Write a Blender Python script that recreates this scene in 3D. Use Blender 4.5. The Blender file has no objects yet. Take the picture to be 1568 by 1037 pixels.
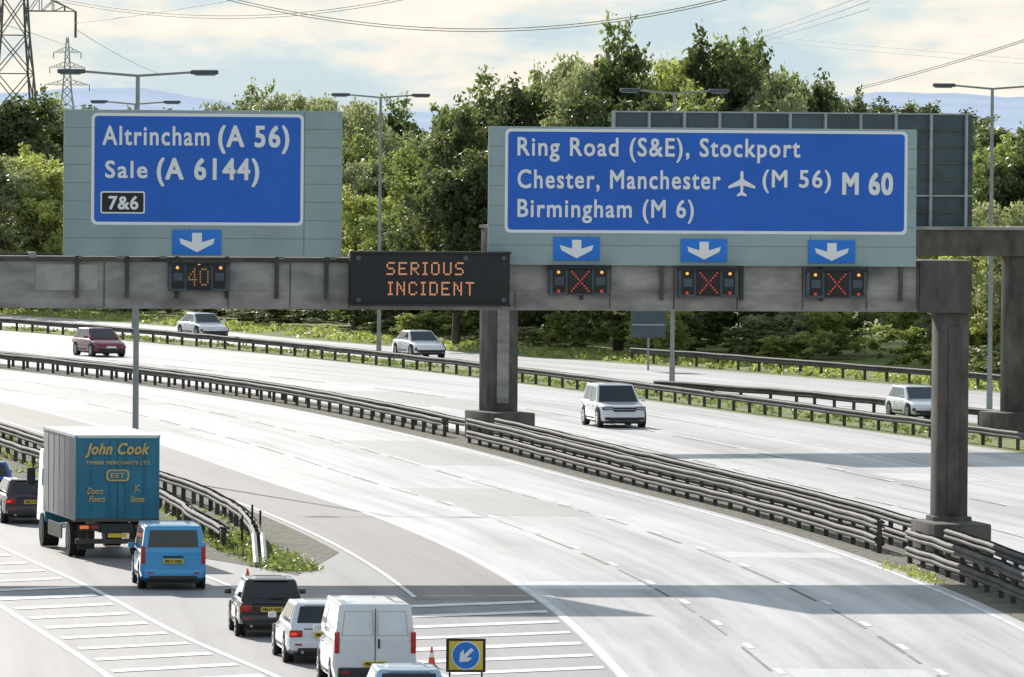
import bpy, bmesh, math, random
import numpy as np
from mathutils import Vector, Matrix
random.seed(7); rng=np.random.default_rng(7)
scene=bpy.context.scene
rad=math.radians
# ------------------------------------------------------------------ camera
F=13000.0; CH=12.3; CAM=Vector((0,0,CH))
RM=Matrix.Rotation(rad(90-1.49),3,'X')@Matrix.Rotation(rad(0.45),3,'Z')
cd=bpy.data.cameras.new('camera'); cam=bpy.data.objects.new('camera',cd)
scene.collection.objects.link(cam); scene.camera=cam
cam.matrix_world=Matrix.Translation(CAM)@RM.to_4x4()
cd.sensor_width=36; cd.lens=36*F/1568; cd.clip_start=1; cd.clip_end=40000
# survey helpers: bearings taken from the photo -> real positions on the ground / on a vertical plane
def ray(u,v): return RM@Vector(((u-784)/F,(518.5-v)/F,-1))
def G(u,v,h=0.0):
    r=ray(u,v); t=(h-CH)/r.z; return CAM+r*t
def D(u,v,y):
    r=ray(u,v); return CAM+r*(y/r.y)
# ------------------------------------------------------------------ materials
def new_mat(name):
    m=bpy.data.materials.new(name); m.use_nodes=True; nt=m.node_tree
    b=nt.nodes['Principled BSDF']; return m,nt,b
def ramp(nt,fac,stops):
    r=nt.nodes.new('ShaderNodeValToRGB'); e=r.color_ramp.elements
    while len(e)>1: e.remove(e[-1])
    e[0].position=stops[0][0]; e[0].color=(*stops[0][1],1)
    for p,c in stops[1:]:
        x=e.new(p); x.color=(*c,1)
    nt.links.new(fac,r.inputs[0]); return r.outputs[0]
def noise(nt,scale,detail=4,coord='Object',mapscale=(1,1,1),rough=.55):
    tc=nt.nodes.new('ShaderNodeTexCoord'); mp=nt.nodes.new('ShaderNodeMapping'); mp.inputs['Scale'].default_value=mapscale
    n=nt.nodes.new('ShaderNodeTexNoise'); n.inputs['Scale'].default_value=scale; n.inputs['Detail'].default_value=detail; n.inputs['Roughness'].default_value=rough
    nt.links.new(tc.outputs[coord],mp.inputs[0]); nt.links.new(mp.outputs[0],n.inputs[0]); return n.outputs[0]
def mixc(nt,f,a,b,mode='MIX'):
    m=nt.nodes.new('ShaderNodeMix'); m.data_type='RGBA'; m.blend_type=mode
    for s,i in ((f,0),(a,6),(b,7)):
        if isinstance(s,(int,float)): m.inputs[i].default_value=s
        elif isinstance(s,tuple): m.inputs[i].default_value=(*s,1)
        else: nt.links.new(s,m.inputs[i])
    return m.outputs[2]
def mat_var(name,c,rough=.6,scale=3,amt=.25,metal=0,coat=0,mapscale=(1,1,1),bump=0):
    m,nt,b=new_mat(name)
    n=noise(nt,scale,5,mapscale=mapscale)
    lo=tuple(x*(1-amt) for x in c); hi=tuple(min(1,x*(1+amt)) for x in c)
    nt.links.new(ramp(nt,n,[(.3,lo),(.7,hi)]),b.inputs['Base Color'])
    b.inputs['Roughness'].default_value=rough; b.inputs['Metallic'].default_value=metal; b.inputs['Coat Weight'].default_value=coat
    if bump:
        bp=nt.nodes.new('ShaderNodeBump'); bp.inputs['Strength'].default_value=bump; nt.links.new(n,bp.inputs['Height']); nt.links.new(bp.outputs[0],b.inputs['Normal'])
    return m
def mat_emit(name,c,s):
    m,nt,b=new_mat(name); b.inputs['Base Color'].default_value=(*[x*.3 for x in c],1)
    b.inputs['Emission Color'].default_value=(*c,1); b.inputs['Emission Strength'].default_value=s; return m
_p={}
def paint(c,rough=.28):
    k=tuple(c)
    if k not in _p: _p[k]=mat_var('car_paint_%d'%len(_p),c,rough,2,.05,0,.6)
    return _p[k]
def road_mat(name,lo,hi,rough=.55):
    m,nt,b=new_mat(name)
    n1=noise(nt,1,6,'UV',(1.6,.03,1),.6)
    n2=noise(nt,1,5,'UV',(.25,.04,1),.6)
    n3=noise(nt,1,3,'UV',(9,3,1),.7)
    n4=noise(nt,1,4,'UV',(.45,.006,1),.55)    # wheel-track bands
    f=nt.nodes.new('ShaderNodeMath'); f.operation='MULTIPLY_ADD'; nt.links.new(n2,f.inputs[0]); f.inputs[1].default_value=.3
    h=nt.nodes.new('ShaderNodeMath'); h.operation='MULTIPLY'; nt.links.new(n1,h.inputs[0]); h.inputs[1].default_value=.4
    h2=nt.nodes.new('ShaderNodeMath'); h2.operation='MULTIPLY_ADD'; nt.links.new(n4,h2.inputs[0]); h2.inputs[1].default_value=.3; nt.links.new(h.outputs[0],h2.inputs[2])
    nt.links.new(h2.outputs[0],f.inputs[2])
    c=ramp(nt,f.outputs[0],[(.39,lo),(.49,tuple((a+b_)/2*1.04 for a,b_ in zip(lo,hi))),(.58,hi)])
    c=mixc(nt,.35,c,ramp(nt,n3,[(.3,(.5,.5,.5)),(.7,(1.0,1.0,1.0))]),'MULTIPLY')
    nt.links.new(c,b.inputs['Base Color']); b.inputs['Roughness'].default_value=rough
    bp=nt.nodes.new('ShaderNodeBump'); bp.inputs['Strength'].default_value=.15; nt.links.new(n3,bp.inputs['Height']); nt.links.new(bp.outputs[0],b.inputs['Normal'])
    return m
M={}
M['road']=road_mat('worn_pale_concrete',(.33,.315,.305),(.68,.66,.64),.5)
M['patch']=road_mat('repair_patch',(.30,.29,.28),(.42,.41,.39),.55)
M['patchl']=road_mat('repair_patch_light',(.60,.59,.57),(.74,.73,.71),.5)
M['shoulder']=road_mat('hard_shoulder_asphalt',(.15,.128,.114),(.25,.222,.20),.55)
M['slip']=road_mat('slip_asphalt',(.19,.178,.178),(.31,.292,.288),.55)
M['mark']=mat_var('road_paint',(.78,.78,.75),.6,1.5,.25)
M['joint']=mat_var('tar_joint',(.12,.115,.11),.7,1,.5)
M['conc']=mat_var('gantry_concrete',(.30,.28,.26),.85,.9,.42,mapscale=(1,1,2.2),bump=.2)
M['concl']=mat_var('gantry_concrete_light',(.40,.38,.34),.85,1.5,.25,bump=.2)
M['concd']=mat_var('gantry_concrete_dark',(.10,.09,.078),.9,1.6,.5,mapscale=(1,1,.5),bump=.2)  # shade of the gantry legs put into a darker concrete colour; joints share it
M['steel']=mat_var('weathered_steel',(.085,.078,.07),.8,.7,.5,0)
M['post']=mat_var('galvanised_pole',(.30,.31,.31),.6,2,.15,.2)
M['signgrey']=mat_var('sign_grey_green',(.33,.42,.42),.6,.7,.12)
M['seam']=mat_var('sign_seam',(.2,.25,.25),.6,2,.1)
M['signblue']=mat_var('sign_blue',(.008,.13,.60),.45,.8,.08)
M['signlb']=mat_var('sign_arrow_blue',(.012,.2,.72),.45,.8,.06)
M['white']=mat_var('sign_white',(.90,.90,.90),.5,2,.03)
M['black']=mat_var('black_casing',(.012,.012,.013),.5,3,.3)
M['signal']=mat_var('signal_casing',(.07,.09,.11),.5,3,.3)
M['rubber']=mat_var('tyre_rubber',(.02,.02,.02),.8,6,.3)
M['plastic']=mat_var('black_plastic',(.03,.03,.03),.6,6,.2)
M['glass']=mat_var('tinted_glass',(.015,.018,.02),.08,2,.2,0,.5)
M['rim']=mat_var('alloy_rim',(.4,.4,.42),.35,6,.15,.7)
M['red']=mat_var('tail_light_red',(.45,.02,.015),.3,9,.3)
M['brake']=mat_emit('brake_light_lit',(1,.05,.02),.8)
M['orange']=mat_emit('indicator_amber',(1,.22,.03),.6)
M['yellow']=mat_var('number_plate_yellow',(.75,.55,.05),.4,6,.05)
M['head']=mat_var('headlamp_glass',(.30,.32,.34),.12,9,.3,0,1)
M['amber']=mat_emit('amber_dots',(.8,.33,.17),.75)
M['amberdim']=mat_emit('amber_dots_dim',(.7,.33,.13),.4)
M['ledred']=mat_emit('red_leds',(.8,.08,.04),.42)
M['ledam']=mat_emit('amber_led',(1,.5,.12),.9)
M['cone']=mat_var('cone_orange',(.8,.1,.03),.5,5,.1)
M['backsign']=mat_var('sign_back',(.065,.09,.105),.6,1.2,.25)
M['rib']=mat_var('sign_rib',(.38,.41,.42),.5,2,.15)
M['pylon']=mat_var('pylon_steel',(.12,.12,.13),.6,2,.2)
M['pylonf']=mat_var('pylon_steel_hazy',(.38,.40,.42),.8,2,.1)  # paler copy of the pylon steel, distance haze put into its colour
M['wire']=mat_var('wire',(.22,.22,.23),.6,2,.1)
M['gold']=mat_var('gold_lettering',(.62,.45,.16),.5,4,.1)
M['bark']=mat_var('bark',(.09,.075,.055),.9,3,.4,mapscale=(1,1,.3),bump=.4)
def grass_mat(name,a,b_,c_,big=.25):
    m,nt,b=new_mat(name)
    n1=noise(nt,big,6); n2=noise(nt,4,5)
    col=ramp(nt,n1,[(.35,a),(.5,b_),(.65,c_)])
    col=mixc(nt,.6,col,ramp(nt,n2,[(.3,(.35,.35,.35)),(.7,(1.2,1.2,1.2))]),'MULTIPLY')
    nt.links.new(col,b.inputs['Base Color']); b.inputs['Roughness'].default_value=.9
    bp=nt.nodes.new('ShaderNodeBump'); bp.inputs['Strength'].default_value=.8; bp.inputs['Distance'].default_value=.3; nt.links.new(n2,bp.inputs['Height']); nt.links.new(bp.outputs[0],b.inputs['Normal'])
    return m
M['grass']=grass_mat('rough_grass',(.17,.23,.05),(.26,.32,.07),(.34,.36,.12))
M['dirt']=grass_mat('dirt_and_weeds',(.17,.15,.12),(.26,.235,.19),(.20,.21,.10),.5)
def leaf_mat(name,dark,light):
    m,nt,b=new_mat(name)
    at=nt.nodes.new('ShaderNodeAttribute'); at.attribute_name='tone'
    oi=nt.nodes.new('ShaderNodeObjectInfo')
    c=ramp(nt,at.outputs['Fac'],[(0,dark),(1,light)])
    hs=nt.nodes.new('ShaderNodeHueSaturation'); nt.links.new(c,hs.inputs['Color']); hs.inputs['Saturation'].default_value=.92
    mr=nt.nodes.new('ShaderNodeMapRange'); nt.links.new(oi.outputs['Random'],mr.inputs[0]); mr.inputs[3].default_value=.8; mr.inputs[4].default_value=1.4
    nt.links.new(mr.outputs[0],hs.inputs['Value'])
    mr2=nt.nodes.new('ShaderNodeMapRange'); nt.links.new(oi.outputs['Random'],mr2.inputs[0]); mr2.inputs[3].default_value=.51; mr2.inputs[4].default_value=.475
    nt.links.new(mr2.outputs[0],hs.inputs['Hue'])
    nt.links.new(hs.outputs[0],b.inputs['Base Color']); b.inputs['Roughness'].default_value=.5
    tr=nt.nodes.new('ShaderNodeBsdfTranslucent'); 
    tcol=mixc(nt,1.0,hs.outputs[0],(1.5,1.55,.95),'MULTIPLY'); nt.links.new(tcol,tr.inputs[0])
    ms=nt.nodes.new('ShaderNodeMixShader'); ms.inputs[0].default_value=.45
    nt.links.new(b.outputs[0],ms.inputs[1]); nt.links.new(tr.outputs[0],ms.inputs[2])
    nt.links.new(ms.outputs[0],nt.nodes['Material Output'].inputs[0]); return m
LM=[leaf_mat('leaf_mid',(.08,.105,.04),(.22,.27,.10)),  # leaf colours lightened and greyed, with the haze put into them
    leaf_mat('leaf_dark',(.05,.07,.032),(.16,.195,.08)),
    leaf_mat('leaf_pale',(.14,.165,.10),(.34,.37,.22)),
    leaf_mat('leaf_lime',(.13,.165,.045),(.34,.39,.13))]
# ------------------------------------------------------------------ mesh builder
class MB:
    def __init__(s): s.v=[]; s.f=[]; s.m=[]; s.sm=[]; s.mats=[]
    def mi(s,mat):
        mat=M[mat] if isinstance(mat,str) else mat
        if mat not in s.mats: s.mats.append(mat)
        return s.mats.index(mat)
    def add(s,vs,fs,mat,smooth=False):
        o=len(s.v); s.v+= [tuple(x) for x in vs]; k=s.mi(mat)
        for f in fs: s.f.append(tuple(o+i for i in f)); s.m.append(k); s.sm.append(smooth)
    def box(s,x0,x1,y0,y1,z0,z1,mat,bev=0,seg=2,mtx=None):
        if bev:
            bm=bmesh.new(); bmesh.ops.create_cube(bm,size=1)
            for v in bm.verts: v.co=Vector(((x0+x1)/2+v.co.x*(x1-x0),(y0+y1)/2+v.co.y*(y1-y0),(z0+z1)/2+v.co.z*(z1-z0)))
            s.bm(bm,mat,bev,seg,mtx); return
        vs=[Vector((x,y,z)) for x in (x0,x1) for y in (y0,y1) for z in (z0,z1)]
        if mtx: vs=[mtx@v for v in vs]
        s.add(vs,[(0,1,3,2),(4,6,7,5),(0,4,5,1),(2,3,7,6),(0,2,6,4),(1,5,7,3)],mat)
    def bm(s,bm,mat,bev,seg=2,mtx=None):
        bmesh.ops.bevel(bm,geom=bm.edges[:]+bm.verts[:],offset=bev,segments=seg,affect='EDGES',profile=.6)
        bmesh.ops.recalc_face_normals(bm,faces=bm.faces[:])
        bm.verts.index_update()
        vs=[(mtx@v.co if mtx else v.co.copy()) for v in bm.verts]
        s.add(vs,[[v.index for v in f.verts] for f in bm.faces],mat,True); bm.free()
    def hexa(s,c,mat,bev=.05,seg=3):
        bm=bmesh.new(); v=[bm.verts.new(p) for p in c]
        for f in ((0,1,2,3),(7,6,5,4),(0,4,5,1),(1,5,6,2),(2,6,7,3),(3,7,4,0)): bm.faces.new([v[i] for i in f])
        bmesh.ops.recalc_face_normals(bm,faces=bm.faces[:]); s.bm(bm,mat,bev,seg)
    def tube(s,p0,p1,r0,r1,mat,n=8,cap=True,smooth=True):
        p0=Vector(p0);p1=Vector(p1); d=(p1-p0).normalized()
        a=d.orthogonal().normalized(); b=d.cross(a); vs=[]
        for p,r in ((p0,r0),(p1,r1)):
            for i in range(n):
                t=2*math.pi*i/n; vs.append(p+a*r*math.cos(t)+b*r*math.sin(t))
        s.add(vs,[(i,(i+1)%n,n+(i+1)%n,n+i) for i in range(n)],mat,smooth)
        if cap: s.add(vs[:n],[tuple(range(n))[::-1]],mat); s.add(vs[n:],[tuple(range(n))],mat)
    def poly(s,pts,y,mat): s.add([(p[0],y,p[1]) for p in pts],[tuple(range(len(pts)))],mat)
    def rrect(s,x0,x1,z0,z1,r,y,mat):
        pts=[]
        for cx,cz,a0 in ((x1-r,z0+r,-90),(x1-r,z1-r,0),(x0+r,z1-r,90),(x0+r,z0+r,180)):
            for k in range(5):
                a=rad(a0+90*k/4); pts.append((cx+r*math.cos(a),cz+r*math.sin(a)))
        s.poly(pts,y,mat)
    def text(s,txt,x0,x1,z0,z1,y,mat,bold=0,shear=0,sp=1.06):
        cu=bpy.data.curves.new('t','FONT'); cu.body=txt; cu.resolution_u=3; cu.shear=shear; cu.space_character=sp
        ob=bpy.data.objects.new('t',cu); scene.collection.objects.link(ob)
        bpy.context.view_layer.update(); dg=bpy.context.evaluated_depsgraph_get()
        me=ob.evaluated_get(dg).to_mesh(); co=[v.co.copy() for v in me.vertices]; fs=[tuple(p.vertices) for p in me.polygons]
        ob.evaluated_get(dg).to_mesh_clear(); bpy.data.objects.remove(ob); bpy.data.curves.remove(cu)
        xa=min(c.x for c in co); xb=max(c.x for c in co); ya=min(c.y for c in co); yb=max(c.y for c in co)
        e=bold; x0+=e;x1-=e;z0+=e;z1-=e
        k=0
        for dx,dz in (((0,0),) if e==0 else ((0,0),(e,e),(-e,e),(e,-e),(-e,-e),(e,0),(-e,0),(0,e),(0,-e))):
            vs=[Vector((x0+dx+(c.x-xa)/(xb-xa)*(x1-x0),y-k*.0015,z0+dz+(c.y-ya)/(yb-ya)*(z1-z0))) for c in co]
            s.add(vs,fs,mat); k+=1
    def obj(s,name,mtx=None,sharp=35):
        me=bpy.data.meshes.new(name); me.from_pydata(s.v,[],s.f)
        for m in s.mats: me.materials.append(m)
        me.polygons.foreach_set('material_index',s.m); me.polygons.foreach_set('use_smooth',s.sm)
        me.update(); 
        try: me.set_sharp_from_angle(angle=rad(sharp))
        except Exception: pass
        ob=bpy.data.objects.new(name,me); scene.collection.objects.link(ob)
        if mtx: ob.matrix_world=mtx
        return ob
# ------------------------------------------------------------------ alignment
def curve(pts):
    pts=sorted(pts); zs=np.array([p[0] for p in pts],float); xs=np.array([p[1] for p in pts],float)
    m=np.gradient(xs,zs)
    def f(z):
        if z<=zs[0]: return xs[0]+m[0]*(z-zs[0])
        if z>=zs[-1]: return xs[-1]+m[-1]*(z-zs[-1])
        i=int(np.searchsorted(zs,z)-1); h=zs[i+1]-zs[i]; t=(z-zs[i])/h
        return float((2*t**3-3*t*t+1)*xs[i]+(t**3-2*t*t+t)*h*m[i]+(-2*t**3+3*t*t)*xs[i+1]+(t**3-t*t)*h*m[i+1])
    return f
CB=curve([(100,17),(150,16.4),(187,15.1),(219,13.2),(237,11.5),(262,8.3),(284,4.7),(325,-1.9),(371,-11.4),(412,-24.5),(452,-40),(500,-62),(560,-95)])
OB=curve([(100,48),(220,34),(280,26),(317,19.1),(350,11.4),(383,3.4),(419,-6.2),(452,-16.8),(483,-29),(530,-52),(580,-80)])
FE=curve([(100,95),(280,52),(340,36),(382,23),(404,14.5),(423,7),(442,-1.5),(465,-10.5),(498,-21.5),(519,-31.3),(560,-58),(600,-85)])
SC=curve([(120,10.5),(150,14),(185,18.2),(200,20.2),(221,22.1),(236,23.3),(256,24.2),(300,24.6),(400,26)])   # exit-lane centre offset
off=lambda o:(lambda z:CB(z)-o)
def strip(name,z0,z1,fa,fb,h,mat,step=4.0):
    n=max(2,int((z1-z0)/step)+1); vs=[];uv=[]
    for i in range(n):
        z=z0+(z1-z0)*i/(n-1)
        for x in (fa(z),fb(z)): vs.append((x,z,h)); uv.append((CB(z)-x,z))
    fs=[(2*i,2*i+1,2*i+3,2*i+2) for i in range(n-1)]
    me=bpy.data.meshes.new(name); me.from_pydata(vs,[],fs); me.materials.append(M[mat])
    ul=me.uv_layers.new(name='UVMap')
    for l in me.loops: ul.data[l.index].uv=uv[l.vertex_index]
    me.update(); ob=bpy.data.objects.new(name,me); scene.collection.objects.link(ob); return ob
g=MB(); g.add([(-9000,-300,0),(9000,-300,0),(9000,12000,0),(-9000,12000,0)],[(0,1,2,3)],'grass'); g.obj('ground')
strip('motorway_carriageway',60,560,off(46),off(1.25),.004,'slip')
strip('motorway_main_lanes',60,560,off(12.75),off(1.1),.008,'road')
strip('hard_shoulder',216,560,off(15.9),off(12.75),.008,'shoulder')
strip('opposite_carriageway',60,580,off(-1.2),lambda z:OB(z)-.6,.004,'road')
nearS=curve([(100,60),(280,36),(317,28.5),(345,19.2),(373,10.6),(419,-2.6),(452,-13.4),(483,-25.5),(530,-48.5),(580,-76.5)])
strip('far_slip_road',100,590,nearS,FE,.004,'road')
strip('central_reserve',60,560,off(1.35),off(-1.3),.016,'dirt')
for (a,b,z0,z1,mt) in ((12.4,9.2,221.5,225,'patchl'),(9.0,5.6,262,281,'patch'),(5.2,2.1,300,322,'patch'),(12.3,9.3,330,352,'patch'),(8.8,5.7,186,190,'patchl'),(5.3,2.0,238,241,'patchl'),(8.9,5.6,360,385,'patch')):
    strip('road_repair_patch',z0,z1,off(a),off(b),.0105,mt,2)
for (a,b,z0,z1,mt) in ((-2.2,-5.2,300,316,'patch'),(-5.8,-8.9,350,380,'patch'),(-9.6,-12.6,290,296,'patchl')):
    strip('road_repair_patch',z0,z1,off(a),off(b),.0075,mt,2)
def isl_l(z):
    t=min(1,max(0,(z-227)/12)); return CB(z)-(18.2+ (SC(z)-2.2-18.2)*t)
def isl_r(z):
    t=min(1,max(0,(z-227)/12)); return CB(z)-(18.2+(16.1-18.2)*t)
strip('verge_island',227,540,isl_l,isl_r,.012,'dirt',2)
mk=MB(); jt=MB()
def line(mb,f,z0,z1,w,h,mat='mark',dash=None,step=3.):
    z=z0
    while z<z1:
        e=min(z1,z+(dash[0] if dash else step))
        if dash:
            segs=[(z,e)]; z+=dash[1]
        else: segs=[(z,e)]; z=e
        for a,b in segs:
            mb.add([(f(a)-w/2,a,h),(f(a)+w/2,a,h),(f(b)+w/2,b,h),(f(b)-w/2,b,h)],[(0,1,2,3)],mat)
R0,A0=1.75,12.6
for k in (1,2):
    o=R0+(A0-R0)*k/3
    z=60
    while z<540:
        e=z+random.uniform(2,9); line(jt,off(o+.18),z,e,random.uniform(.05,.14),.013,'joint'); z=e+random.uniform(.2,5)
    line(mk,off(o),62,540,.17,.017,dash=(2,9))
line(mk,off(R0),60,540,.15,.017)
line(mk,off(A0),60,540,.22,.017)
line(mk,off(15.8),217,540,.13,.017)
for o in (-1.9,-12.9): line(mk,off(o),60,540,.15,.012)
for o in (-5.5,-9.2):
    line(mk,off(o),64,540,.15,.014,dash=(2,9))
    z=60
    while z<540: e=z+random.uniform(2,12); line(jt,off(o+.2),z,e,random.uniform(.06,.14),.011,'joint'); z=e+random.uniform(1,9)
S1=lambda z:CB(z)-(SC(z)-1.85); L1=lambda z:CB(z)-(SC(z)+1.95)
L2o=curve([(150,21),(186,24.0),(211,26.4),(250,29),(300,31)]); L2=lambda z:CB(z)-L2o(z)
line(mk,S1,130,330,.16,.017); line(mk,L1,100,330,.18,.017); line(mk,L2,100,330,.18,.017)
def hatch(fl,fr,z0,z1,per,thick,k):
    z=z0
    while z<z1:
        a=z; b=z+thick*random.uniform(.85,1.1)
        xl,xr=fl(a)+.25,fr(a)-.25
        w=xr-xl
        if w>.5:
            mk.add([(xl,a,.017),(fr(a+k*w)-.25,a+k*w,.017),(fr(b+k*w)-.25,b+k*w,.017),(fl(b)+.25,b,.017)],[(0,1,2,3)],'mark')
        z+=per
hatch(S1,off(A0),140,212,3.9,1.0,.75)
hatch(L2,L1,140,262,3.9,.9,.85)
mk.obj('road_markings'); jt.obj('road_joints')
# ------------------------------------------------------------------ barriers
def barrier(name,f,z0,z1,offs,tiers,postsp=2.4,double=True):
    b=MB(); n=int((z1-z0)/postsp)+1
    W=[(0,0),(.07,.05),(.07,.10),(.015,.155),(.07,.21),(.07,.26),(0,.31)]
    for o in offs:
        jit=[(random.gauss(0,.012),random.gauss(0,.010)) for i in range(n)]
        for sd in ((-1,1) if double else (-1,)):
            for t in tiers:
                rows=[]
                for i in range(n):
                    z=z0+i*postsp; rows+= [(f(z)+o+jit[i][0]+sd*(.08+w[0]),z,t+jit[i][1]+w[1]*.92) for w in W]
                k=len(W); fs=[(i*k+j,i*k+j+1,(i+1)*k+j+1,(i+1)*k+j) for i in range(n-1) for j in range(k-1)]
                b.add(rows,fs,'steel',True)
        for i in range(n):
            z=z0+i*postsp; x=f(z)+o+jit[i][0]
            b.box(x-.07,x+.07,z-.05,z+.05,0,tiers[-1]+.26,'steel')
            for t in tiers: b.box(x-.09,x+.09,z-.03,z+.03,t+.1,t+.2,'steel')
    return b.obj(name)
LEGN=G(1462,852); LEGM=G(762,672)
barrier('central_crash_barrier',CB,70,LEGN.y-2.3,(-.55,.55),(.22,.68))
barrier('central_crash_barrier',CB,LEGN.y+1.2,LEGM.y-2.6,(-.55,.55),(.22,.68))
barrier('central_crash_barrier',CB,LEGM.y+1.1,540,(-.45,.45),(.42,))
barrier('verge_crash_barrier',OB,200,560,(0,),(.42,))
barrier('verge_crash_barrier',lambda z:nearS(z)-.7-max(0,(z-366))*.2,322,378,(0,),(.40,))
barrier('verge_crash_barrier',lambda z:FE(z)+1.6,340,430,(0,),(.45,))
IB=curve([(236,18.6),(250,17.8),(276,17.4),(300,18.2),(400,19)])
barrier('verge_crash_barrier',lambda z:CB(z)-IB(z),237,520,(0,),(.40,),2.4)
barrier('verge_crash_barrier',lambda z:CB(z)-IB(z)-1.5+max(0,(250-z)*.06),240,520,(0,),(.40,),2.4)
tb=MB(); ex,ey=CB(237)-IB(237),237
for s in (-.12,.12):
    tb.tube((ex+s,ey,.6),(ex+.25+s,ey-6,.08),.08,.08,'post',6)
for x,y,h in ((-.55,3,1.0),(-.3,4,1.25),(-.1,5,1.05)): tb.box(ex+x-.03,ex+x+.03,ey+y,ey+y+.06,0,h,'black')
tb.obj('barrier_terminal')
# ------------------------------------------------------------------ gantries
def frame(org,ang):
    return Matrix.Translation(Vector((org.x,org.y,0)))@Matrix.Rotation(rad(ang),4,'Z')
FN=frame(LEGN,9); FNi=FN.inverted()
def gp(u,v,y=-.8,fi=None):
    fi=fi or FNi; o=fi@CAM; d=fi.to_3x3()@ray(u,v); t=(y-o.y)/d.y; p=o+d*t; return p.x,p.z
def gr(u0,u1,v0,v1,fi=None,y=-.8):
    um=(u0+u1)/2; vm=(v0+v1)/2
    return gp(u0,vm,y,fi)[0],gp(u1,vm,y,fi)[0],gp(um,v1,y,fi)[1],gp(um,v0,y,fi)[1]
BT=gp(700,396)[1]; BBt=gp(700,475)[1]
gn=MB()
xR=gp(1488,440)[0]; xL=-38
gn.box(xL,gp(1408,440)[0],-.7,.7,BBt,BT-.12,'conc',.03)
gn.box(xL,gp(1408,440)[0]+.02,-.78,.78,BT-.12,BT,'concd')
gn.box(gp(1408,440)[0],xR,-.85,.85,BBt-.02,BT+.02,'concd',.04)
for a,b in ((55,150),(352,440),(780,838),(936,1030),(1132,1228),(1330,1404)):
    x0,x1,z0,z1=gr(a,b,405,445); gn.box(x0,x1,-.725,-.69,z0,z1,'concl' if a<100 else 'conc',.01)
for u in (160,350,445,535,790,935,1033,1130,1230,1328,1405):
    x=gp(u,430)[0]; gn.box(x-.015,x+.015,-.715,-.69,BBt+.05,BT-.15,'concd')
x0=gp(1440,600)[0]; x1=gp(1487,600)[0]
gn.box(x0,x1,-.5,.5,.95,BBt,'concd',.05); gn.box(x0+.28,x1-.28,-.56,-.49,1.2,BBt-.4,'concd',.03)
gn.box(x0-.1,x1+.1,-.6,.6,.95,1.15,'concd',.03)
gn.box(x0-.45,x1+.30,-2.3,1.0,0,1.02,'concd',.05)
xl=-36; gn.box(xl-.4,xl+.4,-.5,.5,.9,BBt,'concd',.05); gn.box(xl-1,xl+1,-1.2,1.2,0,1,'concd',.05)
for u in (50,120,185,250,430,510,540,1000,1190): 
    x=gp(u,390)[0]; gn.box(x-.1,x+.1,-.82,-.5,BT-.05,BT+.12,'post',.02)
gn.box(xL,gp(97,380)[0],-.6,-.55,BT+.02,BT+.09,'steel')
gn.obj('motorway_gantry',FN)
YB=-.92
def panel(mb,u0,u1,v0,v1,rows=7,cols=()):
    x0,x1,z0,z1=gr(u0,u1,v0,v1); mb.box(x0,x1,YB,YB+.1,z0,z1,'signgrey',.012)
    for i in range(1,rows):
        z=z0+(z1-z0)*i/rows; mb.box(x0+.02,x1-.02,YB-.003,YB+.01,z-.010,z+.010,'seam')
    for u in cols:
        x=gp(u,300)[0]; mb.box(x-.012,x+.012,YB-.005,YB+.01,z0+.02,z1-.02,'seam')
    for k in range(6):
        x=x0+.4+(x1-x0-.8)*k/5; mb.box(x-.05,x+.05,YB+.1,YB+.25,BBt+.3,z1-.2,'steel')
def blue(mb,u0,u1,v0,v1):
    x0,x1,z0,z1=gr(u0,u1,v0,v1)
    mb.rrect(x0,x1,z0,z1,.15,YB-.012,'white'); e=.085; mb.rrect(x0+e,x1-e,z0+e,z1-e,.1,YB-.018,'signblue')
def txt(mb,s,u0,u1,v0,v1,bold=.012,sp=1.14):
    x0,x1,z0,z1=gr(u0,u1,v0,v1); mb.text(s,x0,x1,z0,z1,YB-.024,'white',bold,0,sp)
def arrow(mb,u0,u1,v0,v1):
    x0,x1,z0,z1=gr(u0,u1,v0,v1); mb.box(x0,x1,YB-.04,YB-.006,z0,z1,'signlb',.01)
    c=(x0+x1)/2; h=z1-z0; w=x1-x0; y=YB-.046
    mb.poly([(c-.1*w,z1-.12*h),(c-.1*w,z0+.50*h),(c-.36*w,z0+.66*h),(c-.33*w,z0+.44*h),(c,z0+.1*h),(c+.33*w,z0+.44*h),(c+.36*w,z0+.66*h),(c+.1*w,z0+.50*h),(c+.1*w,z1-.12*h)][::-1],y,'white')
s=MB(); panel(s,97,523,169,393,8,(290,465)); blue(s,139,464,174,345)
txt(s,'Altrincham',156,320,193,223); txt(s,'(A 56)',333,442,192,236,.02); txt(s,'Sale',160,225,246,273); txt(s,'(A 6144)',239,396,242,286,.02)
x0,x1,z0,z1=gr(153,221,293,327); s.rrect(x0,x1,z0,z1,.06,YB-.024,'white'); s.rrect(x0+.04,x1-.04,z0+.04,z1-.04,.04,YB-.03,'black')
x0,x1,z0,z1=gr(165,211,300,321); s.text('7&6',x0,x1,z0,z1,YB-.036,'white',.012)
arrow(s,263,338,352,390); s.obj('direction_sign',FN)
s=MB(); panel(s,747,1402,196,407,7,(900,1080,1240)); blue(s,772,1388,199,358)
txt(s,'Ring Road (S&E), Stockport',791,1224,211,249); txt(s,'Chester, Manchester',791,1102,260,294); txt(s,'(M 56)',1166,1271,260,296)
txt(s,'M 60',1288,1366,264,299,.025,1.1); txt(s,'Birmingham (M 6)',791,1061,305,342)
x0,x1,z0,z1=gr(1114,1155,261,301); c=(x0+x1)/2; w=(x1-x0)/2; h=z1-z0
half=[(0,1),(.09,.95),(.12,.85),(.12,.66),(1,.40),(1,.30),(.12,.42),(.09,.18),(.36,.07),(.36,0),(0,.05)]
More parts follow.
